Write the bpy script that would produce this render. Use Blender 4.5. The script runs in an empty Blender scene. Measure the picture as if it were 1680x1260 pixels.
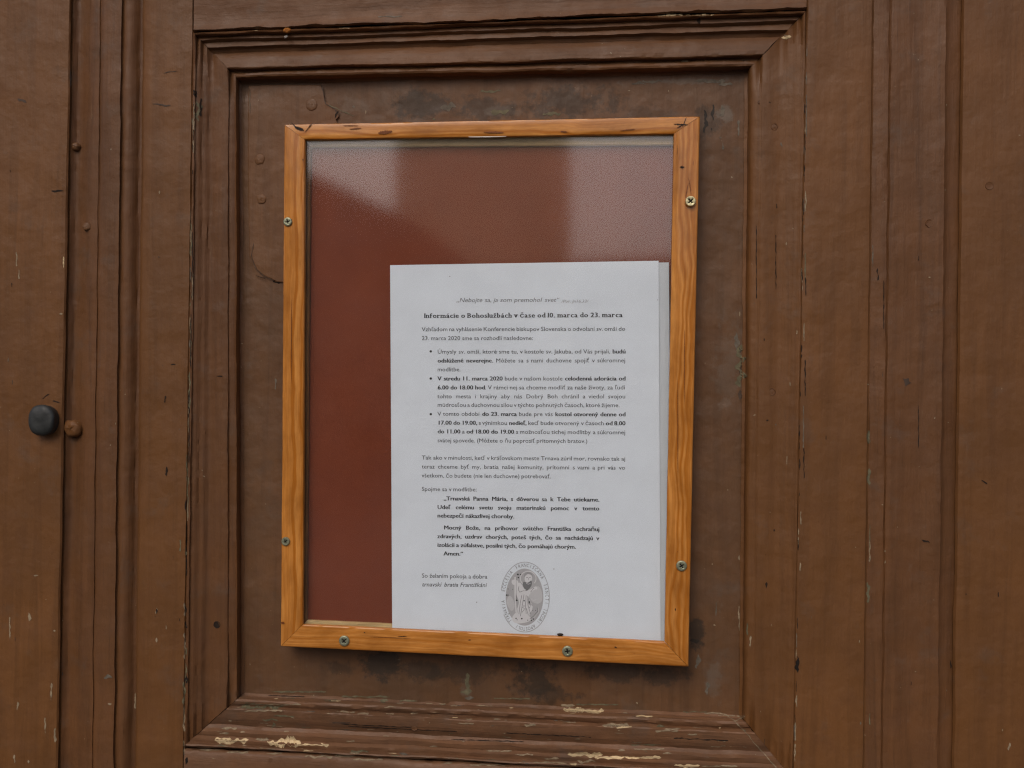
import bpy, math, random
import numpy as np
from mathutils import Vector, Matrix, noise
from mathutils.bvhtree import BVHTree

sc = bpy.context.scene
COL = sc.collection
R = math.radians

# ------------------------------------------------------------------ camera
F = 1633.0                       # focal length in photo pixels (1680 wide)
cx = Vector((.9952, .01294, -.0970)).normalized()      # world X seen in camera axes (right, down, forward)
cd = Vector((-.0130, .9999, 0))
cd = (cd - cx * cd.dot(cx)).normalized()               # world down
cy = cx.cross(cd)                                      # world Y (into the door)
def cam2world(v): return Vector((v.dot(cx), v.dot(cy), -v.dot(cd)))
RIGHT, DOWN, FWD = cam2world(Vector((1,0,0))), cam2world(Vector((0,1,0))), cam2world(Vector((0,0,1)))
CAM = -0.790 * FWD
def ray(px, py): return cam2world(Vector(((px-840)/F, (py-630)/F, 1)))
def P(px, py, h=0.0):
    """world point on the plane standing h metres proud of the door face, seen at photo pixel px,py"""
    d = ray(px, py); t = (-h - CAM.y) / d.y
    return CAM + d * t
camd = bpy.data.cameras.new("camera"); cam = bpy.data.objects.new("camera", camd); COL.objects.link(cam)
m = Matrix.Identity(4)
for i in range(3):
    m[i][0] = RIGHT[i]; m[i][1] = -DOWN[i]; m[i][2] = -FWD[i]; m[i][3] = CAM[i]
cam.matrix_world = m
camd.sensor_width = 36; camd.lens = 36 * F / 1680
camd.clip_start = .01; camd.clip_end = 500
camd.dof.use_dof = True; camd.dof.focus_distance = .785; camd.dof.aperture_fstop = 8.0
sc.camera = cam

# ------------------------------------------------------------------ world, sun, exposure
SUN_EL, SUN_AZ = R(42), R(-15)          # azimuth measured from straight in front of the door, to the left
sund = Vector((math.sin(SUN_AZ)*math.cos(SUN_EL), -math.cos(SUN_AZ)*math.cos(SUN_EL), math.sin(SUN_EL)))
w = bpy.data.worlds.new("World"); sc.world = w; w.use_nodes = True
nt = w.node_tree; bg = nt.nodes["Background"]
sky = nt.nodes.new("ShaderNodeTexSky"); sky.sky_type = 'NISHITA'; sky.sun_disc = False
sky.sun_elevation = SUN_EL; sky.sun_rotation = math.atan2(sund.x, sund.y)
sky.air_density = .55; sky.dust_density = 4.2; sky.ozone_density = .3
nt.links.new(sky.outputs[0], bg.inputs[0]); bg.inputs[1].default_value = .15
sl = bpy.data.lights.new("sun", 'SUN'); sl.energy = .5; sl.angle = R(30); sl.color = (1, .97, .93)
so = bpy.data.objects.new("sun", sl); COL.objects.link(so); so.rotation_euler = sund.to_track_quat('Z', 'Y').to_euler()
sc.view_settings.view_transform = 'Standard'; sc.view_settings.look = 'None'
sc.view_settings.exposure = -.08; sc.view_settings.gamma = 1
sc.cycles.use_denoising = True; sc.cycles.denoising_prefilter = 'NONE'; sc.cycles.filter_width = 1.25; sc.cycles.max_bounces = 8; sc.cycles.transparent_max_bounces = 12

# ------------------------------------------------------------------ material helpers
class NB:
    def __init__(s, name):
        s.m = bpy.data.materials.new(name); s.m.use_nodes = True; s.t = s.m.node_tree; s.t.nodes.clear()
        s.out = s.n("ShaderNodeOutputMaterial")
    def n(s, typ, **kw):
        nd = s.t.nodes.new(typ)
        for k, v in kw.items():
            if k in nd.bl_rna.properties.keys(): setattr(nd, k, v)
            else: nd.inputs[k.replace('_', ' ')].default_value = v
        return nd
    def l(s, a, b): s.t.links.new(a, b)
    def ramp(s, src, stops):
        r = s.n("ShaderNodeValToRGB"); e = r.color_ramp.elements
        while len(e) < len(stops): e.new(.5)
        for el, (p, c) in zip(e, stops):
            el.position = p; el.color = (c, c, c, 1) if isinstance(c, (int, float)) else (*c, 1)
        s.l(src, r.inputs[0]); return r.outputs[0]
    def map(s, src, scale, loc=(0,0,0), rot=(0,0,0)):
        q = s.n("ShaderNodeMapping"); q.inputs['Scale'].default_value = scale
        q.inputs['Location'].default_value = loc; q.inputs['Rotation'].default_value = rot
        s.l(src, q.inputs[0]); return q.outputs[0]
    def noise(s, vec, scale, detail=4, rough=.55, dist=0):
        q = s.n("ShaderNodeTexNoise"); q.inputs['Scale'].default_value = scale; q.inputs['Detail'].default_value = detail
        q.inputs['Roughness'].default_value = rough; q.inputs['Distortion'].default_value = dist
        s.l(vec, q.inputs['Vector']); return q.outputs['Fac']
    def mix(s, fac, a, b, mode='MIX'):
        q = s.n("ShaderNodeMix", data_type='RGBA', blend_type=mode)
        for i, v in ((0, fac), (6, a), (7, b)):
            if isinstance(v, (int, float)): q.inputs[i].default_value = v
            elif isinstance(v, tuple): q.inputs[i].default_value = (*v, 1)
            else: s.l(v, q.inputs[i])
        return q.outputs[2]
    def math(s, op, a, b=0.0):
        q = s.n("ShaderNodeMath", operation=op)
        for i, v in enumerate((a, b)):
            if isinstance(v, (int, float)): q.inputs[i].default_value = v
            else: s.l(v, q.inputs[i])
        return q.outputs[0]
    def bump(s, h, strength, dist, prev=None):
        b = s.n("ShaderNodeBump"); b.inputs['Strength'].default_value = strength; b.inputs['Distance'].default_value = dist
        s.l(h, b.inputs['Height'])
        if prev: s.l(prev, b.inputs['Normal'])
        return b.outputs[0]
    def bsdf(s, color, rough, normal=None, metal=0, coat=0, coat_rough=.1, spec=.5):
        b = s.n("ShaderNodeBsdfPrincipled")
        for k, v in (('Base Color', color), ('Roughness', rough)):
            if isinstance(v, tuple): b.inputs[k].default_value = (*v, 1)
            elif isinstance(v, (int, float)): b.inputs[k].default_value = v
            else: s.l(v, b.inputs[k])
        b.inputs['Metallic'].default_value = metal; b.inputs['Coat Weight'].default_value = coat
        b.inputs['Coat Roughness'].default_value = coat_rough; b.inputs['Specular IOR Level'].default_value = spec
        if normal: s.l(normal, b.inputs['Normal'])
        s.l(b.outputs[0], s.out.inputs[0]); return b

HOLD = Vector(P(840, 1260)); STAIN_ORG = Vector((HOLD.x, 0, HOLD.z-.25))
def door_paint(name, base, dirt=.25, grey=.0, chip=0.0, stains=()):
    b = NB(name); tc = b.n("ShaderNodeTexCoord"); uv, ob = tc.outputs['UV'], tc.outputs['Object']
    big = b.noise(ob, 9, 3, .55); med = b.noise(ob, 45, 5, .6)
    streak = b.noise(b.map(uv, (14, 420, 1)), 1, 4, .6, .4)
    streak2 = b.noise(b.map(uv, (5, 95, 1)), 1, 4, .6, .6)
    fine = b.noise(ob, 900, 3, .6)
    lt = tuple(c*1.17 for c in base); dk = tuple(c*.74 for c in base)
    c = b.mix(b.ramp(big, [(.32, 0), (.68, 1)]), (base[0]*.90, base[1]*.92, base[2]*.96), lt)
    c = b.mix(b.math('MULTIPLY', b.ramp(streak2, [(.46, 0), (.66, 1)]), .55+dirt*.4), c, dk)
    c = b.mix(b.math('MULTIPLY', b.ramp(med, [(.50, 0), (.78, 1)]), .40), c, (base[0]*.72, base[1]*.66, base[2]*.72))
    c = b.mix(b.math('MULTIPLY', b.ramp(streak, [(.60, 0), (.78, 1)]), dirt), c, (base[0]*.4, base[1]*.42, base[2]*.5))
    wear = b.noise(b.map(ob, (1,1,1), (3.1,0,7)), 30, 6, .68)
    c = b.mix(b.math('MULTIPLY', b.ramp(wear, [(.57, 0), (.70, 1)]), .22+grey*.4), c, (.085, .074, .062))
    if grey:
        g = b.noise(b.map(ob, (1,1,1), (9,2,1)), 22, 7, .7)
        c = b.mix(b.math('MULTIPLY', b.ramp(g, [(.40, 0), (.66, 1)]), grey), c, (.062, .050, .036))
        g2 = b.noise(b.map(ob, (1,1,.6), (4,2,5)), 120, 6, .75)
        c = b.mix(b.math('MULTIPLY', b.ramp(g2, [(.62, 0), (.72, 1)]), grey*.8), c, (.17, .155, .13))
    for (sx, sy, rx, rz, amt) in stains:      # grime blotches with ragged outlines
        p_ = P(sx, sy, -.0184) - STAIN_ORG
        sub = b.n("ShaderNodeVectorMath", operation='SUBTRACT'); b.l(ob, sub.inputs[0]); sub.inputs[1].default_value = p_
        vm = b.n("ShaderNodeVectorMath", operation='MULTIPLY'); b.l(sub.outputs[0], vm.inputs[0]); vm.inputs[1].default_value = (1/(rx*.00049), 0, 1/(rz*.00049))
        ln = b.n("ShaderNodeVectorMath", operation='LENGTH'); b.l(vm.outputs[0], ln.inputs[0])
        dist_ = b.math('ADD', ln.outputs['Value'], b.math('MULTIPLY', b.math('SUBTRACT', b.noise(b.map(ob, (1,1,1), (sx*.01,0,0)), 85, 6, .72), .5), 3.4))
        c = b.mix(b.math('MULTIPLY', b.ramp(dist_, [(.55, 1), (1.0, 0)]), abs(amt)), c, (.030, .022, .015) if amt > 0 else (.13, .105, .08))
    sp = b.noise(b.map(ob, (1,1,1), (5,5,5)), 260, 2, .5)
    c = b.mix(b.ramp(sp, [(.765, 0), (.80, .75)]), c, (.32, .27, .18))
    if chip:
        cn = b.noise(b.map(uv, (42, 330, 1), (3,8,0)), 1, 6, .72, .3)
        c = b.mix(b.math('MULTIPLY', b.ramp(cn, [(.665, 0), (.69, 1)]), chip), c, (.30, .235, .14))
    rg = b.ramp(med, [(.3, .42), (.7, .62)])
    n = b.bump(streak, .30+dirt*.4, .0006); n = b.bump(b.noise(ob, 130, 5, .6), .5, .0009, n); n = b.bump(b.noise(b.map(uv, (20, 110, 1)), 1, 3, .55), .28, .0014, n); n = b.bump(fine, .18, .0003, n)
    n = b.bump(b.noise(ob, 28, 3, .5), .45, .0055, n)
    b.bsdf(c, rg, n, spec=.26); return b.m

BASE = (.124, .052, .0155)
M_door = door_paint("brown_door_paint", BASE, .16)
M_side = door_paint("brown_moulding_paint", (.112, .047, .0160), .55, .12, .15)
M_worn = door_paint("worn_brown_paint", (.146, .070, .033), .75, .22, .75)
M_panel = door_paint("panel_paint", (.112, .053, .022), .12, .24,
    stains=[(690,172,60,26,.7),(800,178,60,22,.6),(930,168,90,30,.6),(1060,186,50,20,.35),(625,1090,34,26,.85),(690,1100,50,18,.6),(880,1115,40,34,.75),(905,1140,50,18,.6),(1010,1105,60,18,.6),(1090,1110,46,16,.6),(1142,1045,16,34,.8),
            (1160,200,22,30,.5),(560,1095,30,14,.5),(760,1105,70,20,.5),(1190,185,14,14,-.6),(1120,133,80,6,-.5),(1200,600,26,80,-.3),(820,182,30,9,-.35),(765,1135,12,24,-.4),(1170,1120,14,40,-.35),(580,170,40,16,-.25)])
M_patch = door_paint("patch_paint", (.118, .054, .021), .10, .04)

def simple(name, col, rough=.6, var=.25, scale=200, metal=0, bump=.3, spec=.2, stretch=(1,1,1)):
    b = NB(name); tc = b.n("ShaderNodeTexCoord"); v = b.map(tc.outputs['Object'], stretch)
    n1 = b.noise(v, scale, 5, .6)
    c = b.mix(b.ramp(n1, [(.3, 0), (.7, 1)]), tuple(x*(1-var) for x in col), tuple(min(1, x*(1+var)) for x in col))
    b.bsdf(c, rough, b.bump(n1, bump, .0006), metal=metal, spec=spec); return b.m
M_wood = simple("bare_weathered_wood", (.46, .35, .20), .85, .55, 110, stretch=(.25, 1, 6), bump=.6)
M_cream = simple("old_cream_paint", (.23, .175, .11), .75, .35, 300)
M_green = simple("old_grey_green_paint", (.115, .100, .058), .7, .35, 220)
M_grey = simple("grey_scuff", (.12, .10, .075), .8, .3, 300)
M_stain = simple("dark_stain", (.028, .022, .017), .7, .35, 150)
M_dstain = simple("dim_stain", (.062, .042, .030), .7, .35, 120)
M_gap = simple("dark_gap", (.012, .009, .007), .9, .2, 200)
M_crack = simple("dark_crack", (.02, .013, .009), .9, .2, 200)
M_iron = simple("black_iron", (.014, .016, .015), .55, .3, 130, spec=.5, bump=.7)
M_red = None
def red_board():
    b = NB("dark_red_board"); tc = b.n("ShaderNodeTexCoord"); ob = tc.outputs['Object']
    n = b.noise(ob, 14, 3); f = b.noise(ob, 500, 3)
    c = b.mix(b.ramp(n, [(.3,0),(.7,1)]), (.155, .030, .008), (.195, .043, .014))
    b.bsdf(c, .7, b.bump(f, .15, .0003), spec=.2); return b.m
M_red = red_board()

def pine(name, lo, hi, dark, coat=.6):
    b = NB(name); tc = b.n("ShaderNodeTexCoord"); uv, ob = tc.outputs['UV'], tc.outputs['Object']
    warp = b.noise(b.map(uv, (9, 28, 1)), 1, 3, .5)
    wv = b.n("ShaderNodeCombineXYZ"); sep = b.n("ShaderNodeSeparateXYZ"); b.l(uv, sep.inputs[0])
    b.l(b.math('ADD', b.math('MULTIPLY', sep.outputs[1], 230), b.math('MULTIPLY', warp, 5.5)), wv.inputs[0])
    rings = b.noise(wv.outputs[0], 1.0, 2, .5)
    fib = b.noise(b.map(uv, (35, 1700, 1)), 1, 3, .6)
    blot = b.noise(b.map(uv, (28, 60, 1)), 1, 4, .6)
    c = b.mix(b.ramp(rings, [(.40, 0), (.58, 1)]), lo, hi)
    c = b.mix(b.ramp(blot, [(.35, .0), (.72, .75)]), c, tuple(x*.62 for x in lo))
    c = b.mix(b.math('MULTIPLY', b.ramp(fib, [(.45, 0), (.8, 1)]), .35), c, dark)
    knot = b.noise(b.map(uv, (60, 190, 1), (7,3,0)), 1, 3, .6)
    c = b.mix(b.ramp(knot, [(.70, 0), (.78, .8)]), c, dark)
    n = b.bump(fib, .35, .0004); n = b.bump(b.noise(ob, 60, 4), .35, .0010, n)
    b.bsdf(c, .55, n, coat=coat, coat_rough=.16, spec=.12); return b.m
M_pine = pine("varnished_pine", (.39, .128, .010), (.58, .250, .055), (.10, .025, .003))
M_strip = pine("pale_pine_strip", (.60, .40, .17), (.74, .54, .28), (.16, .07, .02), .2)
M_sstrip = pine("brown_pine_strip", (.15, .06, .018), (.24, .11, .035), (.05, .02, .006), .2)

def paper_mat(name, col):
    b = NB(name); tc = b.n("ShaderNodeTexCoord"); ob = tc.outputs['Object']
    n = b.noise(ob, 35, 3); c = b.mix(b.ramp(n, [(.3,0),(.7,1)]), tuple(x*.955 for x in col), col)
    b.bsdf(c, .75, b.bump(b.noise(ob, 18, 2), .25, .002), spec=.2); return b.m
M_paper = paper_mat("white_paper", (.745, .785, .855)); M_paper2 = paper_mat("grey_white_paper", (.60, .63, .68))
def ink(name, v):
    b = NB(name); b.bsdf((v, v*.98, v*1.02), .8, spec=.15); return b.m
M_ink = ink("printed_ink", .035); M_ink2 = ink("light_ink", .19); M_ink3 = ink("grey_ink", .33); M_ink4 = ink("pale_grey_ink", .54); M_ink5 = ink("pale_ink", .67); M_ground = ink("seal_grey", .43)

def glass():
    b = NB("window_glass"); fr = b.n("ShaderNodeFresnel"); ge = b.n("ShaderNodeNewGeometry")
    b.l(b.math('SUBTRACT', 1.57, b.math('MULTIPLY', ge.outputs['Backfacing'], 1.57-1/1.57)), fr.inputs[0])   # the same 4 % at either face of the thin pane
    tr = b.n("ShaderNodeBsdfTransparent"); tr.inputs[0].default_value = (.975, .985, .98, 1)
    gl = b.n("ShaderNodeBsdfGlossy"); gl.inputs['Roughness'].default_value = .065
    df = b.n("ShaderNodeBsdfDiffuse"); df.inputs[0].default_value = (.55, .55, .55, 1)
    tc = b.n("ShaderNodeTexCoord"); dn = b.noise(tc.outputs['Object'], 12, 5, .65)
    sp = b.noise(tc.outputs['Object'], 700, 2, .5)
    mx = b.n("ShaderNodeMixShader"); b.l(fr.outputs[0], mx.inputs[0]); b.l(tr.outputs[0], mx.inputs[1]); b.l(gl.outputs[0], mx.inputs[2])
    m2 = b.n("ShaderNodeMixShader")
    b.l(b.math('ADD', b.math('MULTIPLY', b.ramp(dn, [(.35,0),(.75,1)]), .012), b.ramp(sp, [(.74, 0.002), (.80, .06)])), m2.inputs[0])
    b.l(mx.outputs[0], m2.inputs[1]); b.l(df.outputs[0], m2.inputs[2]); b.l(m2.outputs[0], b.out.inputs[0]); return b.m
M_glass = glass()
def zinc(name, col, metal=.85):
    b = NB(name); tc = b.n("ShaderNodeTexCoord"); n = b.noise(tc.outputs['Object'], 700, 4)
    c = b.mix(b.ramp(n, [(.35,0),(.7,1)]), tuple(x*.6 for x in col), col)
    b.bsdf(c, .38, b.bump(n, .3, .0003), metal=metal); return b.m
M_brass = zinc("yellow_zinc_screw", (.62, .56, .33)); M_dull = zinc("dull_zinc_screw", (.34, .36, .24), .6)

# ------------------------------------------------------------------ object helpers
def thing(name, label, cat, loc, group=None, kind=None):
    o = bpy.data.objects.new(name, None); COL.objects.link(o); o.location = loc; o.empty_display_size = .02
    o['label'] = label; o['category'] = cat
    if group: o['group'] = group
    if kind: o['kind'] = kind
    return o
ORG = {}
def base_of(o):
    v = Vector((0,0,0))
    while o is not None: v += o.location; o = o.parent
    return v
def mesh(name, verts, faces, mat, parent=None, uvs=None, smooth=None, label=None, kind=None, loc=None):
    off = base_of(parent) if parent else Vector(loc or (0,0,0))
    me = bpy.data.meshes.new(name)
    me.from_pydata([tuple(Vector(v) - off) for v in verts], [], faces)
    if uvs is not None:
        ul = me.uv_layers.new(name="UVMap"); idx = np.empty(len(me.loops), dtype=np.int32)
        me.loops.foreach_get('vertex_index', idx); a = np.array(uvs, dtype=np.float32)[idx]
        ul.data.foreach_set('uv', a.ravel())
    me.materials.append(mat)
    if smooth is not None:
        me.shade_smooth()
        if smooth < 180: me.set_sharp_from_angle(angle=R(smooth))
    o = bpy.data.objects.new(name, me); COL.objects.link(o)
    if parent: o.parent = parent
    else: o.location = off
    if label: o['label'] = label
    if kind: o['kind'] = kind
    return o
SURF_V, SURF_F = [], []          # everything paint chips may lie on
def nz(p, s, seed=0.0): return noise.noise(Vector((p.x*s+seed, p.y*s+seed*.7, p.z*s-seed)))
def loft(name, rails, mat, parent, seg=.003, jit=.0, jh=.0, seed=0.0, smooth=38, shrink=0.0, uvoff=0.0, surf=False, wob=None, label=None, soft=None):
    """rails: list of (P0, P1, h) - world start and end (y ignored) with height h proud of the door face.
    Sides run from rail to rail; the surface wobbles like old hand-planed and repainted wood."""
    L = max((b-a).length for a, b, h in rails); n = max(2, int(L/seg))
    verts, uvs, faces = [], [], []
    v_acc = 0.0; prev = None
    for k, (a, b, h) in enumerate(rails):
        if prev is not None:
            v_acc += math.hypot(((a+b)/2-(prev[0]+prev[1])/2).length, h-prev[2])
        prev = (a, b, h)
        d = (b-a).normalized(); perp = Vector((-d.z, 0, d.x))
        for i in range(n+1):
            t = i/n; t = shrink/L + t*(1-2*shrink/L)
            q = a.lerp(b, t); q = Vector((q.x, 0, q.z))
            f = wob[k] if wob else 1.0
            j = jit*f*(nz(q, 28, seed+k*.13) + .5*nz(q, 90, seed+k*1.7) + .3*nz(q, 260, seed+k*3.1))
            jj = jh*f*(nz(q, 22, seed+5+k*.1) + .4*nz(q, 110, seed+9+k*.9))
            if soft:                       # away from the mitres the profile is clogged with old paint
                e = min(1, min(t, 1-t)/.06); e = e*e*(3-2*e); hq = h + (soft[k]-h)*e*(.85+.3*nz(q, 9, seed+40))
            else: hq = h
            q = q + perp*j; q.y = -(hq+jj)
            verts.append(q); uvs.append((t*L+uvoff, v_acc+uvoff*.37))
    for k in range(len(rails)-1):
        for i in range(n):
            a = k*(n+1)+i; faces.append((a, a+1, a+n+2, a+n+1))
    if surf:
        o0 = len(SURF_V); SURF_V.extend(verts); SURF_F.extend([tuple(x+o0 for x in f) for f in faces])
    return mesh(name, verts, faces, mat, parent, uvs, smooth, label)
def orient(rails):   # make faces look towards the camera (-Y)
    a, b, h = rails[0]; c = rails[-1][0]
    d = (b-a); e = (c-a)
    nrm = Vector((d.x,0,d.z)).cross(Vector((e.x,0,e.z)))
    return rails if nrm.y < 0 else [(q, p, hh) for p, q, hh in rails]
MM = .001

# ------------------------------------------------------------------ the door
HOLD = Vector(P(840, 1260)); HOLD.y = 0
door = thing("wooden_door", "old brown painted panelled wooden door with cracked mouldings, filling the background behind the notice frame",
             "door", (HOLD.x, 0, HOLD.z - .25))
def vrail(x0, x1, h, ya=-.24, yb=1.24):
    a, b = P(x0, 0, h*MM), P(x1, 1260, h*MM)
    return (a + (b-a)*ya, a + (b-a)*yb, h*MM)
def dense(rl, step=.006):
    out = [rl[0]]
    for (a0, b0, h0), (a1, b1, h1) in zip(rl, rl[1:]):
        wd = (Vector((a0.x,0,a0.z))-Vector((a1.x,0,a1.z))).length; n = max(1, int(wd/step))
        for i in range(1, n+1):
            t = i/n; out.append((a0.lerp(a1, t), b0.lerp(b1, t), h0+(h1-h0)*t))
    return out
def vpart(name, spec, mat=M_door, seed=1.0, jit=.0005, jh=.0005, **k):
    rl = dense([vrail(*s) for s in spec])
    return loft(name, orient(rl), mat, door, .004, jit, jh, seed, surf=True, uvoff=seed*.31, **k)
vpart("stile", [(-420,-440,-16),(-420,-440,0),(100,76,.6),(114,91,.4),(117.2,94.7,-.9),(118.4,95.9,-2.6),(118.8,96.3,-4.6),(118.9,96.4,-20)], seed=1)
vpart("cover_moulding", [(115,92.5,-20),(115,92.5,-4.6),(119,96.5,-4.4),(122,99.5,-4.4),(126,104,-6.0),(130,109,-7.4),(135,114,-7.6),(141,121,-6.4),(147,129,-3.8),(150,133,-2.6),
      (156,141,-1.4),(164,150.5,-.8),(166,152,-1.8),(168,154,-.6),(172,158,.4),(186,173,1.0),(199,186,.6),(201.5,188.5,-2.4),(204.5,191.5,-2.2),(208,195,-1.2),
      (214,201,-1.6),(221,208,-3.6),(227,213.5,-6.0),(230,217,-7.4),(232.5,219.5,-7.8),(238,224.6,-8),(238,224.6,-20)], seed=2, jit=.0008, jh=.0007, mat=M_side)
vpart("stile", [(234.4,221.4,-20),(234.8,221.8,-3.5),(239,226,-.3),(250,236,.2),(300,286,0),(312,296,-.2),(316,299.6,-.4),(317.6,301.2,-1.5),(320,303.6,-2.6),(320,303.6,-20)], seed=3)
vpart("stile", [(1320.8,1298.8,-20),(1320.8,1298.8,-2.8),(1323.3,1301.3,-1.4),(1324.8,1302.7,-.5),(1328,1306,0),(1424,1409,.2),(1431,1415,-.2),(1433,1416.6,-1.9),(1434.2,1418,-2.3),(1437,1420.8,-3.4),(1437,1420.8,-20)], seed=4)
vpart("cover_moulding", [(1434,1417.8,-20),(1434.2,1418.0,-2.3),(1440,1424,-1.8),(1452,1436,-1.2),(1459,1444,-1.0),(1461,1446,-2.0),(1463.5,1448,-.9),(1475,1458,-.7),(1500,1484,-1.8),
      (1525,1510,-1.7),(1540,1526,-.5),(1547,1533,-.2),(1552,1538,0),(1555,1541,-1.6),(1558,1544,-2.6),(1566,1551,-3.2),(1573,1557.5,-3.6),(1576,1560,-4.0),(1577.6,1561.6,-4.2),(1581,1565,-5),(1581,1565,-20)], seed=5, jit=.0007, mat=M_side)
vpart("stile", [(1577.4,1561.4,-20),(1577.6,1561.6,-2.2),(1582,1566,0),(1700,1684,.3),(2120,2100,0),(2120,2100,-20)], seed=6)

# panel moulding: rings from the outer edge to the inner edge
O = [(317.2,53),(1323,17.5),(1301.1,1277),(301.9,1224)]
I = [(397,137),(1221,121),(1212,1172),(401,1136)]
PROF = [(-.0,-22),(.0,-1.4),(.008,.4),(.02,1.4),(.04,.9),(.085,-3.8),(.12,-3.0),(.15,-2.8),(.21,-6.0),(.25,-5.2),(.29,-4.9),(.345,-8.2),(.41,-9.4),(.44,-8.6),(.48,-7.2),(.54,-6.2),(.61,-5.4),(.69,-4.9),
        (.71,-5.4),(.755,-10.2),(.78,-9.8),(.80,-8.4),(.84,-7.8),(.875,-8.4),(.91,-11.0),(.945,-17.6),(1.0,-18.2),(1.01,-24)]
def lerp2(a, b, t): return (a[0]+(b[0]-a[0])*t, a[1]+(b[1]-a[1])*t)
rings = [([P(*lerp2(O[c], I[c], t), h*MM) for c in range(4)], h*MM) for t, h in PROF]
names = ["top", "right", "bottom", "left"]
for s in range(4):
    a, b = s, (s+1) % 4
    rl = [(r[a], r[b], h) for r, h in rings]
    mt = {0: M_side, 1: M_door, 2: M_worn, 3: M_side}[s]
    jt = {0: (.0008,.0006), 1: (.0005,.0004), 2: (.0010,.0009), 3: (.0006,.0005)}[s]
    hs = [h for a_, b_, h in rl]; sf = None
    if s in (1, 3):
        sf = list(hs); w_ = {1: .85, 3: .80}[s]
        for k in range(2, len(hs)-5):
            av = sum(hs[max(1, k-3):k+4])/len(hs[max(1, k-3):k+4]); sf[k] = hs[k]+(av-hs[k])*w_
        if s == 1: sf = [h if k < 1 else h*.62-.0006 if k < len(hs)-5 else h*.9 for k, h in enumerate(sf)]
    loft("panel_moulding", orient(rl), mt, door, .0022, jt[0], jt[1], 11+s*2.3, surf=True, shrink=.00018, uvoff=s*.7, smooth=50 if sf else 32, soft=sf)
# rails above and below the panel
def hpart(name, y, seed, mat, jit):
    rl = []
    for (xa, ya), (xb, yb), h in y: rl.append((P(xa, ya, h*MM), P(xb, yb, h*MM), h*MM))
    return loft(name, orient(dense(rl)), mat, door, .003, jit, .0007, seed, surf=True, uvoff=seed)
hpart("rail", [((321.9,-300),(1328.6,-340),-20),((321.9,-300),(1328.6,-340),0),((318.6,-60),(1325,-90),0),((317.6,34),(1323.3,0),.2),((317.5,42),(1323.2,6),1.6),((317.4,48),(1323.1,12.5),3.2),((317.3,51),(1323.1,15.6),1.2),((317.6,52),(1322.7,16.4),-.8),((317.6,52.4),(1322.7,16.8),-20)], 21, M_side, .0017)
hpart("rail", [((302.2,1224.6),(1300.9,1277.8),-20),((302.2,1225.4),(1300.9,1278.6),-3.8),((302.1,1230),(1300.8,1283),-1.4),((302,1237),(1300.6,1290),.2),((301.2,1300),(1299.8,1350),.2),((298,1560),(1298,1600),0),((298,1560),(1298,1600),-20)], 23, M_worn, .0013)
# the sunk panel
def grid(name, x0, y0, x1, y1, h, mat, parent, amp=.0006, seed=0, n=140, m_=160, surf=False):
    verts, uvs, faces = [], [], []
    for j in range(m_+1):
        for i in range(n+1):
            q = P(x0+(x1-x0)*i/n, y0+(y1-y0)*j/m_, h)
            q.y -= amp*(nz(q, 14, seed)+.4*nz(q, 60, seed+3)+.25*nz(q, 170, seed+6)); verts.append(q); uvs.append((q.z, q.x))
    for j in range(m_):
        for i in range(n):
            a = j*(n+1)+i; faces.append((a, a+n+1, a+n+2, a+1))
    if surf:
        o0 = len(SURF_V); SURF_V.extend(verts); SURF_F.extend([tuple(x+o0 for x in f) for f in faces])
    return mesh(name, verts, faces, mat, parent, uvs, 180)
PH = -18.4*MM
grid("panel", 385, 105, 1236, 1190, PH, M_panel, door, surf=True, n=210, m_=270, amp=.0009)
# core behind everything
def box(name, p0, p1, mat, parent=None, loc=None, label=None):
    (x0,y0,z0),(x1,y1,z1) = p0, p1
    v = [(x,y,z) for x in (x0,x1) for y in (y0,y1) for z in (z0,z1)]
    f = [(0,1,3,2),(4,6,7,5),(0,4,5,1),(2,3,7,6),(0,2,6,4),(1,5,7,3)]
    return mesh(name, v, f, mat, parent, loc=loc, label=label)
a, b = P(-415,-295), P(2110,1555)
box("door_core", (a.x, .0205, b.z), (b.x, .050, a.z), M_gap, door)

# tin patch nailed on the upper left of the panel
out = [(408,141),(470,139),(526,140),(531,152),(534,166),(541,172),(550,180),(556,189),(551,196),(560,215),(600,230),(640,400),(640,470),(500,468),(462,463),(452,462),(446,458),(438,455),(428,449),(420,441),(415,430),(409,420),(407.5,330),(407,230)]
def plate(name, outline, h0, h1, mat, parent, inner=.93, seed=0, smooth=None):
    pts = []
    for (xa, ya), (xb, yb) in zip(outline, outline[1:]+outline[:1]):
        k = max(1, int(math.hypot(xb-xa, yb-ya)/7))
        for i in range(k):
            t = i/k; x, y = xa+(xb-xa)*t, ya+(yb-ya)*t
            s = 1.1*noise.noise(Vector((x*.11+seed, y*.11, 0))); pts.append((x+s, y+s*.7))
    n = len(pts); cxx = sum(p[0] for p in pts)/n; cyy = sum(p[1] for p in pts)/n
    V = [P(x, y, h0) for x, y in pts] + [P(x, y, h1) for x, y in pts] + [P(x+(cxx-x)*.012, y+(cyy-y)*.008, h1+.0003) for x, y in pts]
    Fc = [(i, (i+1)%n, n+(i+1)%n, n+i) for i in range(n)] + [(n+i, n+(i+1)%n, 2*n+(i+1)%n, 2*n+i) for i in range(n)] + [tuple(range(2*n, 3*n))]
    return mesh(name, V, Fc, mat, parent, [(v.z, v.x) for v in V], smooth)
plate("tin_patch", out, PH-.0008, PH+.0014, M_patch, door, seed=2)
o0 = len(SURF_V); SURF_V.extend([P(400,135,PH+.0018),P(560,135,PH+.0018),P(560,460,PH+.0018),P(400,460,PH+.0018)]); SURF_F.append((o0,o0+1,o0+2,o0+3))

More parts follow.
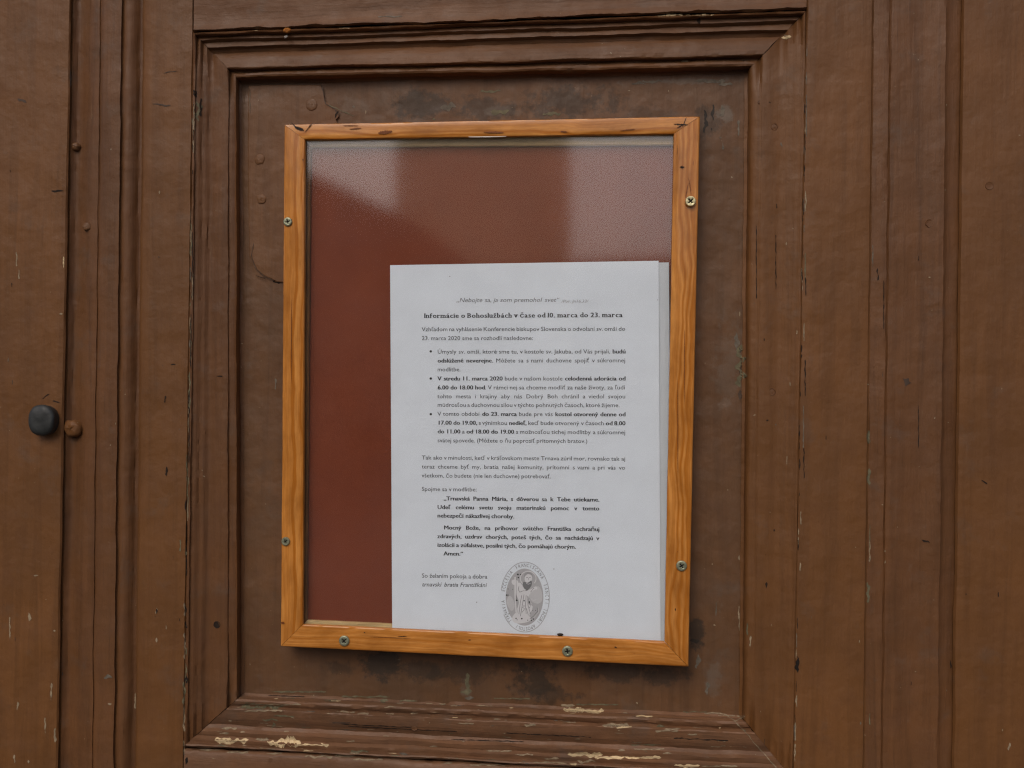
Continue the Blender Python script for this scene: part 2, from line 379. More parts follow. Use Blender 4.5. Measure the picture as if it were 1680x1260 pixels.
BVH = BVHTree.FromPolygons(SURF_V, SURF_F)
def onsurf(px, py, off):
    d = ray(px, py).normalized()
    loc, nrm, idx, dist = BVH.ray_cast(CAM, d)
    if loc is None: return P(px, py, off)
    return loc - d*off
rnd = random.Random(7)
MINOR = {}
def chip(x, y, w_, h_, mat, ang=0.0, name=None, big=None, off=.00022):
    """an irregular flake lying on the painted surface; w_ and h_ in photo pixels (about half a millimetre each)"""
    vert = h_ > w_; L, T = (h_, w_) if vert else (w_, h_)
    n = max(5, int(L/1.3)); sd = rnd.random()*100; rows = 3 if T > 5 else 2
    V, Fc = [], []
    for i in range(n+1):
        t = i/n; u = (t-.5)*L
        env = min(1, (min(t, 1-t)*L/ max(1.5, T*.7))**.6) if L > 0 else 1
        top = T/2*env*(.70+1.0*noise.noise(Vector((u*.13+sd, 1.3, 0)))+.38*noise.noise(Vector((round(u/2.6)*1.7+sd, 5.3, 0))))
        bot = T/2*env*(.70+1.0*noise.noise(Vector((u*.13+sd, 9.3, 0)))+.38*noise.noise(Vector((round(u/3.4)*1.7+sd, 15.3, 0))))
        mid = T*.5*noise.noise(Vector((u*.08+sd, 30, 0)))
        top, bot = max(top, .12), max(bot, .12)
        for r in range(rows+1):
            v = mid - top + (top+bot)*r/rows
            px, py = (v, u) if vert else (u, v)
            c, s = math.cos(ang), math.sin(ang)
            V.append(onsurf(x+px*c-py*s, y+px*s+py*c, off))
    for i in range(n):
        for r in range(rows):
            a = i*(rows+1)+r; Fc.append((a, a+1, a+rows+2, a+rows+1))
    if big if big is not None else L >= 22 and T >= 6:
        mesh(name or "bare_patch", V, Fc, mat, door)
    else:
        q = MINOR.setdefault(mat.name, (mat, [], [])); o = len(q[1]); q[1].extend(V); q[2].extend([tuple(k+o for k in f) for f in Fc])
W_, C_, G_, Y_ = M_wood, M_cream, M_green, M_grey
for c in [ # bottom moulding, left part
    (380,1215,56,10,W_),(466,1218,56,18,W_),(510,1222,42,3,W_),(533,1221,14,8,W_),(376,1195,26,4,C_),(368,1203,16,3,C_),(430,1160,72,9,G_),(432,1166,64,3,C_),(452,1156,84,2.5,C_),(466,1175,34,3,G_),(480,1177.5,6,3,C_),
    (570,1168,26,3,C_),(596,1171,20,3,C_),(680,1170,13,3,C_),(711,1225,13,3,C_),(575,1216,14,2.5,C_),(430,1213,22,6,C_),(398,1201,8,3,C_),(378,1183,6,4,C_),(630,1149,14,9,G_),(490,1135,90,3,G_),(600,1143,80,3,G_),
    (345,1230,34,3,C_),(390,1234,36,3,C_),(450,1236,26,3,C_),(523,1241,46,5,C_),(566,1240,34,4,C_),(604,1246,50,4,C_),(590,1233,30,4,G_),(690,1247,22,2,C_),(735,1252,16,3,C_),(470,1200,9,2,C_),(560,1186,30,2,M_dstain),
    (443,1181,26,4,G_),(448,1190,8,10,G_),(765,1187,26,3,C_),(770,1180,10,2,C_),(670,1150,30,3,G_),(545,1149,26,3,G_),(745,1158,12,4,C_),(640,1160,20,3,C_),
    # right part
    (942,1165,36,9,W_),(974,1167,34,7,W_),(1057,1175,28,3,W_),(1010,1190,44,7,C_),(1024,1193,26,4,W_),(1104,1196,26,3,C_),(1094,1199,38,3.5,C_),(1084,1191,14,5,G_),(960,1238,58,7,W_),(1030,1243,110,5,W_),
    (962,1249,30,6,C_),(905,1245,24,4,C_),(1127,1256,42,6,W_),(1180,1257,60,3,C_),(870,1189,20,5,C_),(1184,1216,14,3,C_),(1136,1205,16,4,C_),(1065,1229,50,2.5,C_),(1020,1231,12,4,C_),(1095,1236,16,2.5,C_),
    (932,1157,24,4,C_),(1170,1170,30,2.5,C_),(1196,1174,20,2.5,C_),(1215,1175,14,2.5,C_),(1140,1168,40,2,G_),(1060,1222,50,2,G_),(980,1156,70,2.5,G_),(840,1146,60,2.5,G_),(820,1232,40,3,C_),(860,1238,30,3,C_),
    (800,1255,60,3,C_),(900,1251,50,2.5,C_),
    # top moulding
    (1127,24.5,88,4,W_),(1085,25.5,14,2,W_),(565,46,17,3,W_),(419,50,9,7,W_),(1290,61,16,11,W_),(1123,100,12,2.5,C_),(1290,58,8,6,C_),(640,27,40,2,Y_),
    # left joint of the panel moulding
    (325,182,11,34,G_),(318,192,3,44,C_),(317,205,4,16,C_),(313,390,3,60,G_),(316,470,2,44,C_),(313,560,2.5,60,G_),(311,640,3,60,G_),(309,690,2,40,C_),(307,780,2.5,70,G_),(305,905,3,14,G_),(303,1000,3,22,C_),
    (303,1060,3,44,C_),(302,1140,4.5,44,G_),(302,1180,3,40,C_),(296,895,3,20,G_),(305,1105,3,34,G_),(302,1225,3,20,C_),(308,840,2,30,C_),
    # right joint
    (1323,190,2,70,Y_),(1322,330,2,34,C_),(1321,440,2,50,G_),(1319,545,2,30,C_),(1318,700,2,70,Y_),(1314,850,3,22,C_),(1313,930,3,14,C_),(1307,1150,3,20,C_),(1305,1200,3,30,C_),(1304,1235,3,30,C_),(1307,545,2,7,C_),
    (1425,717,5,22,G_),(1426,782,6,28,G_),(1427,905,2.5,34,C_),(1424,972,6,34,G_),(1427,880,2,40,G_),(1424,630,4,4,C_),(1432,420,2,36,Y_),(1452,922,3,5,C_),(1452,905,3,3,C_),(1290,400,3,5,C_),
    (1296,630,2.5,7,C_),(1291,755,1.5,14,C_),(1551,312,3,3,C_),(1525,455,4,4,C_),(1656,1225,5,13,C_),(1283,237,6,8,Y_),(1502,1102,3,3,C_),(1427,1180,2,20,G_),
    # panel
    (1186,181,18,20,Y_),(1157,199,8,38,M_stain),(1170,184,5,26,M_stain),(1167,212,4,5,M_stain),(1032,149,4,4,C_),(1097,149,2,3,C_),(1070,134,34,5,Y_),(1048,137,24,5,Y_),(1165,133,50,7,Y_),(1190,138,24,5,Y_),(1212,210,4,26,Y_),
    (1186,240,3,12,Y_),(1182,226,4,4,Y_),(1214,600,14,70,G_),(1209,560,8,30,Y_),(1214,648,10,16,M_dstain),(1214,605,7,14,M_dstain),(1213,575,6,8,M_stain),(1214,515,2,8,C_),(1212,1005,3,22,C_),(1213,1020,2,30,C_),
    (1226,1032,3,20,G_),(1231,1052,4,18,C_),(1213,915,3,8,C_),(805,150,34,5,G_),(767,1118,7,28,G_),(765,1135,20,10,G_),(770,1145,16,6,Y_),
    (1140,1052,16,10,M_stain),(1145,1085,10,24,Y_),(1175,1000,2,24,Y_),(1172,1026,4,4,C_),
    (452,630,3,18,Y_),(410,165,1.5,40,Y_),(600,184,2,6,C_),(580,175,5,5,Y_),(712,196,5,4,G_),
    (820,183,30,10,G_),(905,187,30,6,G_),(735,176,26,16,Y_),(1160,1130,8,22,Y_),(655,1082,5,3,Y_),
    # left leaf
    (48,1012,5,14,C_),(16,1030,3,36,C_),(74,1190,2.5,26,C_),(90,1206,4,24,C_),(104,430,2.5,18,W_),(27,425,3,24,C_),(31,450,2,16,C_),(24,1245,4,14,C_),(46,1250,5,6,C_),(29,1158,4,14,C_),(59,944,8,3,C_),(222,1150,3,26,C_),
    (180,1155,7,5,C_),(177,1112,14,8,Y_),(257,1050,3,8,C_),(256,1002,5,10,C_),(116,128,3,30,Y_),(126,240,10,7,C_),(100,515,6,3,C_),(84,1135,3,30,C_),(410,1090,3,4,C_),(197,640,2,2,C_),(190,695,3,4,C_),
    ]:
    chip(*c)
# mitre cracks, nail rings, dark gaps
for c in [(320,153,8,14,M_gap,-.5),(329,176,4,30,M_crack),(1308.5,1090,6,27,M_gap),(306,1115,7,12,M_gap),(305,1025,4,12,M_gap),(305,1000,4,12,M_gap),(306,1248,6,12,M_gap),(305,830,3,22,M_crack),(552,187,5,12,M_crack,.5),
          (454,463,13,4,M_gap,.1),(428,455,18,1.5,M_crack,.35),(1274,338,2,8,M_gap),(1263,168,3,3,M_gap),(1259,689,4,3,M_crack),(1615,791,12,3,M_crack,.5),(75,650,14,3,M_crack,-.6),(92,659,12,3,M_crack,.3),
          (271,655,4,12,M_crack),(273,773,4,16,M_crack),(284,598,8,3,M_crack),(36,165,16,5,M_dstain,.4),(94,313,20,4,M_crack,-.1),(265,172,30,2.5,M_dstain,.1),
          (279,118,22,2,M_dstain,-.2),(257,1003,3,8,M_gap),(1148,34,8,10,M_crack),(1104,22,16,2,M_crack),(1270,870,3,4,M_crack),(1257,960,5,10,M_crack),(1560,1090,3,14,M_crack),
          (1519,888,14,5,M_crack,.3),(1488,625,16,12,M_dstain,.3),(360,617,10,2,M_crack),(1440,450,3,20,M_crack),(1322,470,2,30,M_crack),(1321,620,2,60,M_crack),(1319,760,2,50,M_crack),(1450,500,1.6,80,M_crack),
          (1273,430,1.6,90,M_crack),(1241,430,1.6,120,M_crack),(1507,700,1.4,70,M_crack),(313,560,1.6,90,M_crack),(310,700,1.8,120,M_crack),(306,900,2,90,M_crack),(316,420,1.6,80,M_crack),
          (470,1142,60,1.6,M_crack,.04),(660,1196,180,1.6,M_crack,.05),(900,1206,140,1.6,M_crack,.05),(620,1191,120,1.6,M_crack,.05),(1150,1213,90,2,M_crack,.05),(800,1215,120,1.5,M_crack,.03)]:
    chip(*c[:5], ang=c[5] if len(c) > 5 else 0, big=False, off=.0003)
def polyline_crack(pts, w_, mat):
    for (xa, ya), (xb, yb) in zip(pts, pts[1:]):
        L = math.hypot(xb-xa, yb-ya)
        chip((xa+xb)/2, (ya+yb)/2, L+2, w_, mat, ang=math.atan2(yb-ya, xb-xa), big=False, off=.0004)
polyline_crack([(1204,1182),(1222,1200),(1240,1222),(1262,1246),(1280,1268)], 2, C_)
polyline_crack([(1165,1169),(1190,1172),(1206,1183),(1222,1175)], 2, C_)
polyline_crack([(528,141),(530,152),(534,170),(548,178),(556,190)], 1.5, M_dstain)
polyline_crack([(540,172),(560,182),(580,190)], 1.6, G_)
polyline_crack([(416,400),(412,420),(420,440),(432,452),(446,459),(460,462)], 1.1, M_dstain)
# random fine flaking along the bottom mouldings and cracks
for k in range(110):
    t = rnd.random(); x = 330 + t*950; tt = rnd.choice([0.02,.05,.45,.72,.75,.95,rnd.random()])
    yb = lerp2((O[3][0], O[3][1]), (O[2][0], O[2][1]), t)[1]; yi = lerp2(I[3], I[2], t)[1]
    y = yb + (yi-yb)*tt + rnd.uniform(-1.5, 1.5)
    xl = O[3][0] + (I[3][0]-O[3][0])*tt + 6; xr = O[2][0] + (I[2][0]-O[2][0])*tt - 6
    if xl < x < xr: chip(x, y, rnd.uniform(3, 17), rnd.uniform(1, 2.4), rnd.choice([C_, C_, G_, Y_, W_]), ang=.045, big=False)
for k in range(30):
    y = rnd.uniform(170, 1240); x = 318 - (y-100)*.0135 + rnd.uniform(-1.4, 1.6); chip(x, y, rnd.uniform(1, 2.4), rnd.uniform(4, 22), rnd.choice([C_, G_, Y_, M_crack, M_crack]), big=False)
for k in range(40):
    y = rnd.uniform(60, 1255); x = 1324 - (y)*.0165 + rnd.uniform(-1.4, 1.6); chip(x, y, rnd.uniform(1, 2), rnd.uniform(4, 26), rnd.choice([C_, Y_, M_crack, M_crack, M_crack]), big=False)
for k in range(36):
    x = rnd.choice([rnd.uniform(0,110), rnd.uniform(240,300), rnd.uniform(1330,1425), rnd.uniform(1440,1670), rnd.uniform(1230,1310)]); y = rnd.uniform(10, 1250)
    chip(x, y, rnd.uniform(1, 2.5), rnd.uniform(1.5, 9), rnd.choice([C_, Y_, M_crack, M_dstain]), big=False)
for nm, (mt, V, Fc) in MINOR.items():
    mesh("paint_flakes", V, Fc, mt, door, kind="stuff")

# heads: domes built on the surface
def dome(name, px, py, rx, rz, height, mat, parent, h, facets=24, rings_=7, flat=.55, seed=0, wob=.05, lx=0, lz=0, label=None, smooth=180):
    c = P(px, py, h); s = (P(px+1, py, h)-c).length
    V, Fc = [], []
    for r in range(rings_+1):
        q = r/rings_; rad = math.cos(q*math.pi/2)**flat; hh = math.sin(q*math.pi/2)*height
        for k in range(facets):
            a = 2*math.pi*k/facets; wv = 1+wob*noise.noise(Vector((math.cos(a)*1.6+seed, math.sin(a)*1.6, q*2)))*2
            V.append(Vector((c.x+rx*s*rad*wv*math.cos(a)+lx*q, c.y-hh*(1+wob*noise.noise(Vector((a, q*3, seed)))), c.z+rz*s*rad*wv*math.sin(a)+lz*q)))
    for r in range(rings_):
        for k in range(facets):
            a = r*facets+k; b_ = r*facets+(k+1)%facets; Fc.append((a, b_, b_+facets, a+facets))
    Fc.append(tuple(rings_*facets+k for k in range(facets)))
    return mesh(name, V, Fc, mat, parent, [(v.x, v.z) for v in V], smooth, label)
# black faceted bolt head: stub plus chamfered cap
def bolt(px, py):
    prof = [(0,.94),(3.5,.97),(7.0,1.02),(8.6,1.02),(9.6,.985),(10.6,.90),(11.3,.78),(11.8,.55),(12.0,.3),(12.05,.1)]
    c = P(px, py, 0); s = .474*MM; V, Fc = [], []; nf = 48
    for hh, q in prof:
        for k in range(nf):
            a = 2*math.pi*k/nf
            sq = 1/ (abs(math.cos(a))**2.25 + abs(math.sin(a))**2.25)**(1/2.25)
            wv = 1 + .035*noise.noise(Vector((math.cos(a)*2, math.sin(a)*2, hh*.2)))
            V.append(Vector((c.x+23.5*s*q*sq*wv*math.cos(a), -hh*MM-.0009*noise.noise(Vector((q*math.cos(a)*1.3, q*math.sin(a)*1.3, 4))), c.z+26.5*s*q*sq*wv*math.sin(a))))
    for r in range(len(prof)-1):
        for k in range(nf):
            a = r*nf+k; b_ = r*nf+(k+1)%nf; Fc.append((a, b_, b_+nf, a+nf))
    Fc.append(tuple((len(prof)-1)*nf+k for k in range(nf)))
    mesh("bolt_head", V, Fc, M_iron, door, None, 50, label="black iron bolt head")
bolt(78, 689)
dome("bolt_head", 123, 703, 16, 14, .0070, M_door, door, -6.5*MM, flat=.45, seed=3, wob=.13, label="bolt head painted over in brown")
for i, (x, y, r, h, hh) in enumerate([(427,262,8.5,PH+.0014,.0012),(429,327,8,PH+.0014,.0012),(512,172,10,PH+.0015,.0009),(126,241,7,-7*MM,.004),(143,372,7,-2.8*MM,.0018)]):
    dome("nail_head", x, y, r, r, hh, M_patch, door, h, seed=i*3.3, wob=.12, flat=.6)
for i, (x, y, r, hh) in enumerate([(1525,366,7,-.001),(1270,208,6,-.003),(1266,643,6.5,-.004),(680,1193,6.5,-.004),(356,1025,6.5,-.0045),(1246,168,3,-.003),(1623,305,7,.0)]):
    q = onsurf(x, y, 0)
    ringV, Fc = [], []; s = .47*MM
    for k in range(24):
        a = 2*math.pi*k/24; w1 = 1+.16*noise.noise(Vector((math.cos(a)*2, math.sin(a)*2, i*3)))
        for rr, d in ((1.0,-.0002),(.86,.0004),(.72,.0001),(.0,.0003)):
            ringV.append(Vector((q.x+r*s*rr*w1*math.cos(a), q.y-d, q.z+r*s*rr*w1*math.sin(a))))
    for k in range(24):
        for j in range(3):
            a = k*4+j; b_ = ((k+1)%24)*4+j; Fc.append((a, b_, b_+1, a+1))
    mesh("nail_head", ringV, Fc, M_crack if i == 4 else M_side, door, [(v.x, v.z) for v in ringV], 40)
# rust blob with white drip on the top moulding
q = P(471, 50, .001)
rust = simple("rust", (.30, .11, .02), .8, .4, 400)
dome("rust_blob", 471, 50, 6, 4.5, .002, rust, door, .0005, seed=4, wob=.2)
chip(469, 60, 5, 8, simple("white_drip", (.55,.5,.45), .6), ang=.5, name="white_drip", big=True)

# ------------------------------------------------------------------ the notice frame
fo = P(795, 1078, PH); fr = thing("notice_case", "varnished orange pine frame with glass screwed onto the brown door panel", "notice case", (fo.x, -PH, fo.z))
HF = .0045
HG = .0008
FO = [(466,204),(1148.5,190.5),(1129.5,1094.5),(460,1061)]
FI = [(500,229),(1105.5,219.5),(1090.3,1053),(496.5,1024.5)]
def ringpts(Q, h): return [P(x, y, h) for x, y in Q]
fout, fin = ringpts(FO, HF), ringpts(FI, HF)
def mixring(t, h): return ([fout[c].lerp(fin[c], t) for c in range(4)], h)
FP = [(0,PH-.001),(0,HF-.0016),(.012,HF-.0007),(.04,HF-.00015),(.10,HF+.00005),(.3,HF+.0001),(.5,HF+.00015),(.7,HF+.0001),(.92,HF),(.97,HF-.0002),(.993,HF-.0007),(1.0,HF-.0015),(1.0,HG+.0002)]
fr_r = [mixring(t, h) for t, h in FP]
for s in range(4):
    a, b = s, (s+1) % 4
    rl = [(r[a], r[b], h) for r, h in fr_r]
    loft("frame_member", orient(rl), M_pine, fr, .003, .00018, .00016, 31+s*3.7, shrink=.00016, uvoff=s*1.3+.2, smooth=40)
# light strips lying round the opening behind the glass
HG_ = 0                       # front of the glass
SI = [(509.5,241),(1105,237.5),(1089,1046),(503.5,1017.5)]
s_out = ringpts([(492,219),(1113,210),(1098,1066),(488,1034)], HG-.0038); s_in = ringpts(SI, HG-.0040)
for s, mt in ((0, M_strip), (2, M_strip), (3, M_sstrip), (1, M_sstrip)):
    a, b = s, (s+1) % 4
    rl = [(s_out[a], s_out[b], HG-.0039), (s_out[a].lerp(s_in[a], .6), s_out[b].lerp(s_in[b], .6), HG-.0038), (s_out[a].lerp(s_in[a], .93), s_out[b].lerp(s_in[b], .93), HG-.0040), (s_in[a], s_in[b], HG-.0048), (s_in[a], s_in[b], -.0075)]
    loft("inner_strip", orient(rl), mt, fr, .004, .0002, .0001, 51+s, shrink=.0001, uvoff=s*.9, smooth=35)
c4 = ringpts([(486,213),(1118,204),(1103,1070),(482,1040)], HG)
def slab(name, c4, yf, yb, mat, parent, label=None):
    V = [Vector((v.x, yf, v.z)) for v in c4] + [Vector((v.x, yb, v.z)) for v in c4]
    Fc = [(3,2,1,0),(4,5,6,7)] + [(i, (i+1)%4, 4+(i+1)%4, 4+i) for i in range(4)]
    return mesh(name, V, Fc, mat, parent, label=label)
slab("glass_pane", c4, -HG, -HG+.0020, M_glass, fr)
slab("backing_board", c4, .0065, .0085, M_red, fr)

# screws
def screw(px, py, r, mat, rot, h=HF+.0002, rise=.0015, tilt=0):
    c = P(px, py, h); n = 48
    def cross(a):
        a = (a-rot) % (math.pi/2); a = min(a, math.pi/2-a)   # 0 on an arm, pi/4 between arms
        return .56 if a < .26 else .56 - (.56-.24)*min(1, (a-.26)/.28)
    V, Fc = [], []
    prof = [(1.0,-.0006,0),(1.03,rise*.25,0),(1.0,rise*.7,0),(.90,rise,0),(.70,rise*1.02,0),(None,rise*.95,1),(None,rise*.5,2)]
    for q, hh, m_ in prof:
        for k in range(n):
            a = 2*math.pi*k/n; rr = q if m_ == 0 else cross(a)*(1 if m_ == 1 else .82)
            V.append(Vector((c.x+r*rr*math.cos(a), c.y-hh-tilt*rr*math.sin(a)*r, c.z+r*rr*math.sin(a))))
    for j in range(len(prof)-1):
        for k in range(n):
            a = j*n+k; b_ = j*n+(k+1)%n; Fc.append((a, b_, b_+n, a+n))
    o = mesh("screw", V, Fc, mat, fr, None, 50)
    fl = [V[(len(prof)-1)*n+k] for k in range(n)]
    mesh("cross_recess", [Vector((v.x, v.y-.00005, v.z)) for v in fl], [tuple(range(n))], M_gap, o)
def mesh_child_fix(): pass
for args in [(472.5,364,3.5*MM,M_dull,.3),(469,888,3.4*MM,M_dull,.5),(565,1051,4.1*MM,M_dull,.75),(931,1068,4.1*MM,M_dull,.2),(1118,928,4.0*MM,M_dull,.6),(1132.5,331,4.1*MM,M_brass,.75,HF+.0003,.0032)]:
    screw(*args)
# dents, knots and splinters in the varnished wood
def fmark(x, y, w_, h_, mat, ang=0, off=.0007, name="wood_mark"):
    n = max(6, int(max(w_, h_)/1.2)); vert = h_ > w_; L, T = (h_, w_) if vert else (w_, h_); sd = rnd.random()*90; V, Fc = [], []
    for i in range(n+1):
        t = i/n; u = (t-.5)*L; env = (4*t*(1-t))**.5
        for sgn in (-1, 1):
            v = sgn*T/2*max(.05, env*(.75+.8*noise.noise(Vector((u*.5+sd, sgn, 0)))))
            px, py = (v, u) if vert else (u, v); c_, s_ = math.cos(ang), math.sin(ang)
            V.append(P(x+px*c_-py*s_, y+px*s_+py*c_, HF+off))
    for i in range(n): Fc.append((2*i, 2*i+1, 2*i+3, 2*i+2))
    return (V, Fc, mat)
M_knot = simple("dark_knot", (.15, .045, .009), .5, .3, 500)
M_nick = simple("black_nick", (.02, .012, .008), .7, .2, 500)
M_putty = simple("white_putty", (.72, .70, .64), .6, .1, 300)
def marks(lst, mat):
    V, Fc = [], []
    for a in lst:
        v, f, _ = fmark(*a); o = len(V); V += v; Fc += [tuple(k+o for k in q) for q in f]
    mesh("wood_mark", V, Fc, mat, fr, kind="stuff")
marks([(632,217,24,7,None,-.12),(810,217,34,3.5,None,.02),(925,216,12,3,None,.1),(1030,213,26,2,None,-.1),(583,211,20,2.5,None,-.1),(575,206,26,1.5,None,0),(508,206,1.5,16,None,.5),(1111,246,1,16,None,0),
       (1132,305,1.5,28,None,-.15),(1127,312,1.5,26,None,.2),(1134,322,4,2,None,0),(640,1046,70,1.2,None,.04),(464,1022,6,5,None,0),(478,560,1.3,140,None,0),(1112,700,1.5,160,None,0),(1123,600,1.2,120,None,0),(1112,905,1,3,None,0)], M_knot)
marks([(491,211,16,6,None,.3),(484,207,18,1.8,None,.75),(506,210,20,1.6,None,-.85),(1117,204,24,2.4,None,.05),(1123,200,18,1.5,None,-1.2),(1116,207,12,2,None,-.5),(1119,274,8,3,None,0),(1119,274,3,5,None,0),
       (598,1038,3,2,None,0),(660,1044,16,1.3,None,0),(770,1050,5,2,None,0),(1010,1062,5,2,None,.3),(1108,1000,2,5,None,0),(497,262,2,3,None,0)], M_nick)
# white filler smear under the top member
V, Fc = [], []
for i in range(41):
    t = i/40; x = 768+t*63; th = (4*t*(1-t))**.3*(1.6+1.6*abs(noise.noise(Vector((x*.35, 3, 0)))))
    for sgn in (-1, 1):
        V.append(P(x, 224.3-.1*t*10+sgn*th*.6, HF-.0003))
for i in range(40): Fc.append((2*i, 2*i+1, 2*i+3, 2*i+2))
V2 = [v+Vector((0,.0008,0)) for v in V]; nV = len(V)
Fc2 = Fc + [tuple(reversed([k+nV for k in f])) for f in Fc]
for i in range(40): Fc2 += [(2*i, 2*i+2, 2*i+2+nV, 2*i+nV), (2*i+1, 2*i+1+nV, 2*i+3+nV, 2*i+3)]
mesh("filler_smear", V+V2, Fc2, M_putty, fr)
# a dead beetle-sized speck of dirt between glass and paper
pe = P(919, 1046, HG); speck = thing("dirt_speck", "small black speck of dirt at the bottom edge of the white notice sheet", "dirt", (pe.x, -HG, pe.z))
c = P(919, 1041.5, HG+.0010); V, Fc = [], []
for r in range(7):
    for k in range(16):
        a = 2*math.pi*k/16; q = math.sin(math.pi*r/6)
        V.append(Vector((c.x+.0024*q*math.cos(a)*(1+.2*math.sin(3*a)), c.y-.0010*math.cos(math.pi*r/6), c.z+.0014*q*math.sin(a))))
for r in range(6):
    for k in range(16): a = r*16+k; b_ = r*16+(k+1)%16; Fc.append((a, b_, b_+16, a+16))
mesh("grain", V, Fc, M_nick, speck, None, 180)

# ------------------------------------------------------------------ sheets of paper
HP = HG-.0026
def wave(x, z): return .00034*noise.noise(Vector((x*9, 0, z*9))) + .00012*noise.noise(Vector((x*25, 4, z*25)))
def sheet(name, quad, h, mat, label, cat, seed=0):
    c = [P(x, y, h) for x, y in quad]; base = c[3].lerp(c[2], .5)
    rt = thing(name, label, cat, (base.x, -h, base.z)); n, m_ = 44, 60; V, Fc = [], []
    for lay in (0, 1):
        for j in range(m_+1):
            for i in range(n+1):
                q = c[0].lerp(c[1], i/n).lerp(c[3].lerp(c[2], i/n), j/m_); q.y = -h-wave(q.x, q.z)+lay*.0001; V.append(q)
    N = (n+1)*(m_+1)
    for j in range(m_):
        for i in range(n):
            a = j*(n+1)+i; Fc.append((a, a+n+1, a+n+2, a+1)); Fc.append((N+a, N+a+1, N+a+n+2, N+a+n+1))
    edge = [i for i in range(n+1)] + [(n+1)*j+n for j in range(1, m_+1)] + [(n+1)*m_+i for i in range(n-1, -1, -1)] + [(n+1)*j for j in range(m_-1, 0, -1)]
    for a, b_ in zip(edge, edge[1:]+edge[:1]): Fc.append((a, b_, b_+N, a+N))
    mesh("paper", V, Fc, mat, rt, None, 60)
    return rt
sh = sheet("notice_sheet", [(640,435),(1080.5,427.8),(1084,1064),(643.5,1046)], HP, M_paper, "white printed notice in Slovak with an oval seal near its foot, behind glass", "notice")
sh2 = sheet("blank_sheet", [(668,436),(1097.5,430.5),(1102,1066),(672,1048)], HP-.0009, M_paper2, "blank pale sheet tucked behind the printed notice, only its right edge showing", "paper")

# ------------------------------------------------------------------ printing
fcurve = bpy.data.curves.new("text_source", 'FONT'); ftmp = bpy.data.objects.new("text_source", fcurve); COL.objects.link(ftmp)
fcurve.resolution_u = 2
CACHE = {}
def glyphs(txt, bold, italic):
    k = (txt, bold, italic)
    if k not in CACHE:
        fcurve.body = txt; fcurve.offset = 0; fcurve.shear = .22 if italic else 0
        fcurve.space_character = .99
        dg = bpy.context.evaluated_depsgraph_get(); ev = ftmp.evaluated_get(dg); me = ev.to_mesh()
        V = [(v.co.x, v.co.y) for v in me.vertices]; Fc = [tuple(p.vertices) for p in me.polygons]; ev.to_mesh_clear()
        CACHE[k] = (V, Fc, max(v[0] for v in V)+.04 if V else .3)
    return CACHE[k]
EM = 9.7*.484*MM          # letter size
def place(parent, name, items, x0, y0, x1, y1, mat, off=.00012, em=EM, justify=True):
    """items = [(dx_in_em_units, V, F)] already laid out along a line from photo pixel (x0,y0) to (x1,y1)"""
    A, B = P(x0, y0, HP), P(x1, y1, HP); d = (B-A); L = d.length; d.normalize(); up = Vector((-d.z, 0, d.x))
    if up.z < 0: up = -up
    V, Fc = [], []
    for it in items:
        ox, gv, gf, sx = it[:4]
        for lay in range(3 if (len(it) > 4 and it[4]) else 1):          # strokes printed slightly thicker for bold
            o = len(V); dx = lay*.030
            for vx, vy in gv:
                q = A + d*(ox+(vx+dx-.02)*sx*em) + up*(vy*em); q.y = -HP-wave(q.x, q.z)-off-lay*.000015; V.append(q)
            Fc += [tuple(k+o for k in f) for f in gf]
    return mesh(name, V, Fc, mat, parent)
def line(segs, x0, y0, x1, y1, mat=M_ink, italic=False, em=EM, fill=False, name="text_line"):
    words = []
    for txt, bold in segs:
        for wd in txt.split(): words.append([wd, bold])
    # glue punctuation-only words to the previous one
    A, B = P(x0, y0, HP), P(x1, y1, HP); L = (B-A).length
    G = [glyphs(wd, b_, italic) for wd, b_ in words]
    W = [g[2]*em for g in G]; n = len(words); tot = sum(W)
    glue = [1.0]*(n-1)
    for i, (wd, b_) in enumerate(words):
        if wd in (".", ",") and i > 0: glue[i-1] = 0.0
        if i > 0 and len(words[i-1][0]) == 1 and words[i-1][0] in "vsaV" and not words[i-1][1]: glue[i-1] = .75
    space = .25*em; nat = tot + space*sum(glue); sx = 1.0
    if fill: sx = L/nat
    else: sx = min(1.12, (L-.20*em*sum(glue))/tot)
    rest = (L - tot*sx)/max(.001, sum(glue)) if n > 1 else 0
    if n == 1: sx = L/tot
    items = []; x = 0
    for i, g in enumerate(G):
        items.append((x, g[0], g[1], sx, words[i][1])); x += W[i]*sx + (rest*glue[i] if i < n-1 else 0)
    return place(sh, name, items, x0, y0, x1, y1, mat, em=em)
N_, B_ = False, True
line([("„Nebojte sa, ja som premohol svet“",N_)],748.6,495.7,918.6,495.2,M_ink2,True,EM*1.05,True)
line([("/Por. Jn16,33/",N_)],921,496.6,966.3,496.4,M_ink3,True,EM*.72,True)
line([("Vzhľadom na vyhlásenie Konferencie biskupov Slovenska o odvolaní sv. omší do",N_)],692,543.4,1026.3,542.6)
line([("23. marca 2020 sme sa rozhodli nasledovne:",N_)],692,558,874.9,557.8,fill=True)
line([("Úmysly sv. omší, ktoré sme tu, v kostole sv. Jakuba, od Vás prijali,",N_),("budú",B_)],717.7,580.2,1026.3,579.8)
line([("odslúžené neverejne.",B_),("Môžete sa s nami duchovne spojiť v súkromnej",N_)],717.7,594.8,1026.3,594.4)
line([("modlitbe.",N_)],717.7,609.2,756,609.2)
line([("V stredu 11. marca 2020",B_),("bude v našom kostole",N_),("celodenná adorácia od",B_)],717.7,624.2,1026.3,624.2)
line([("6.00 do 18.00 hod",B_),(". V rámci nej sa chceme modliť za naše životy, za ľudí",N_)],717.7,638.9,1026.3,638.8)
line([("tohto mesta i krajiny aby nás Dobrý Boh chránil a viedol svojou",N_)],717.7,653.4,1026.3,653.6)
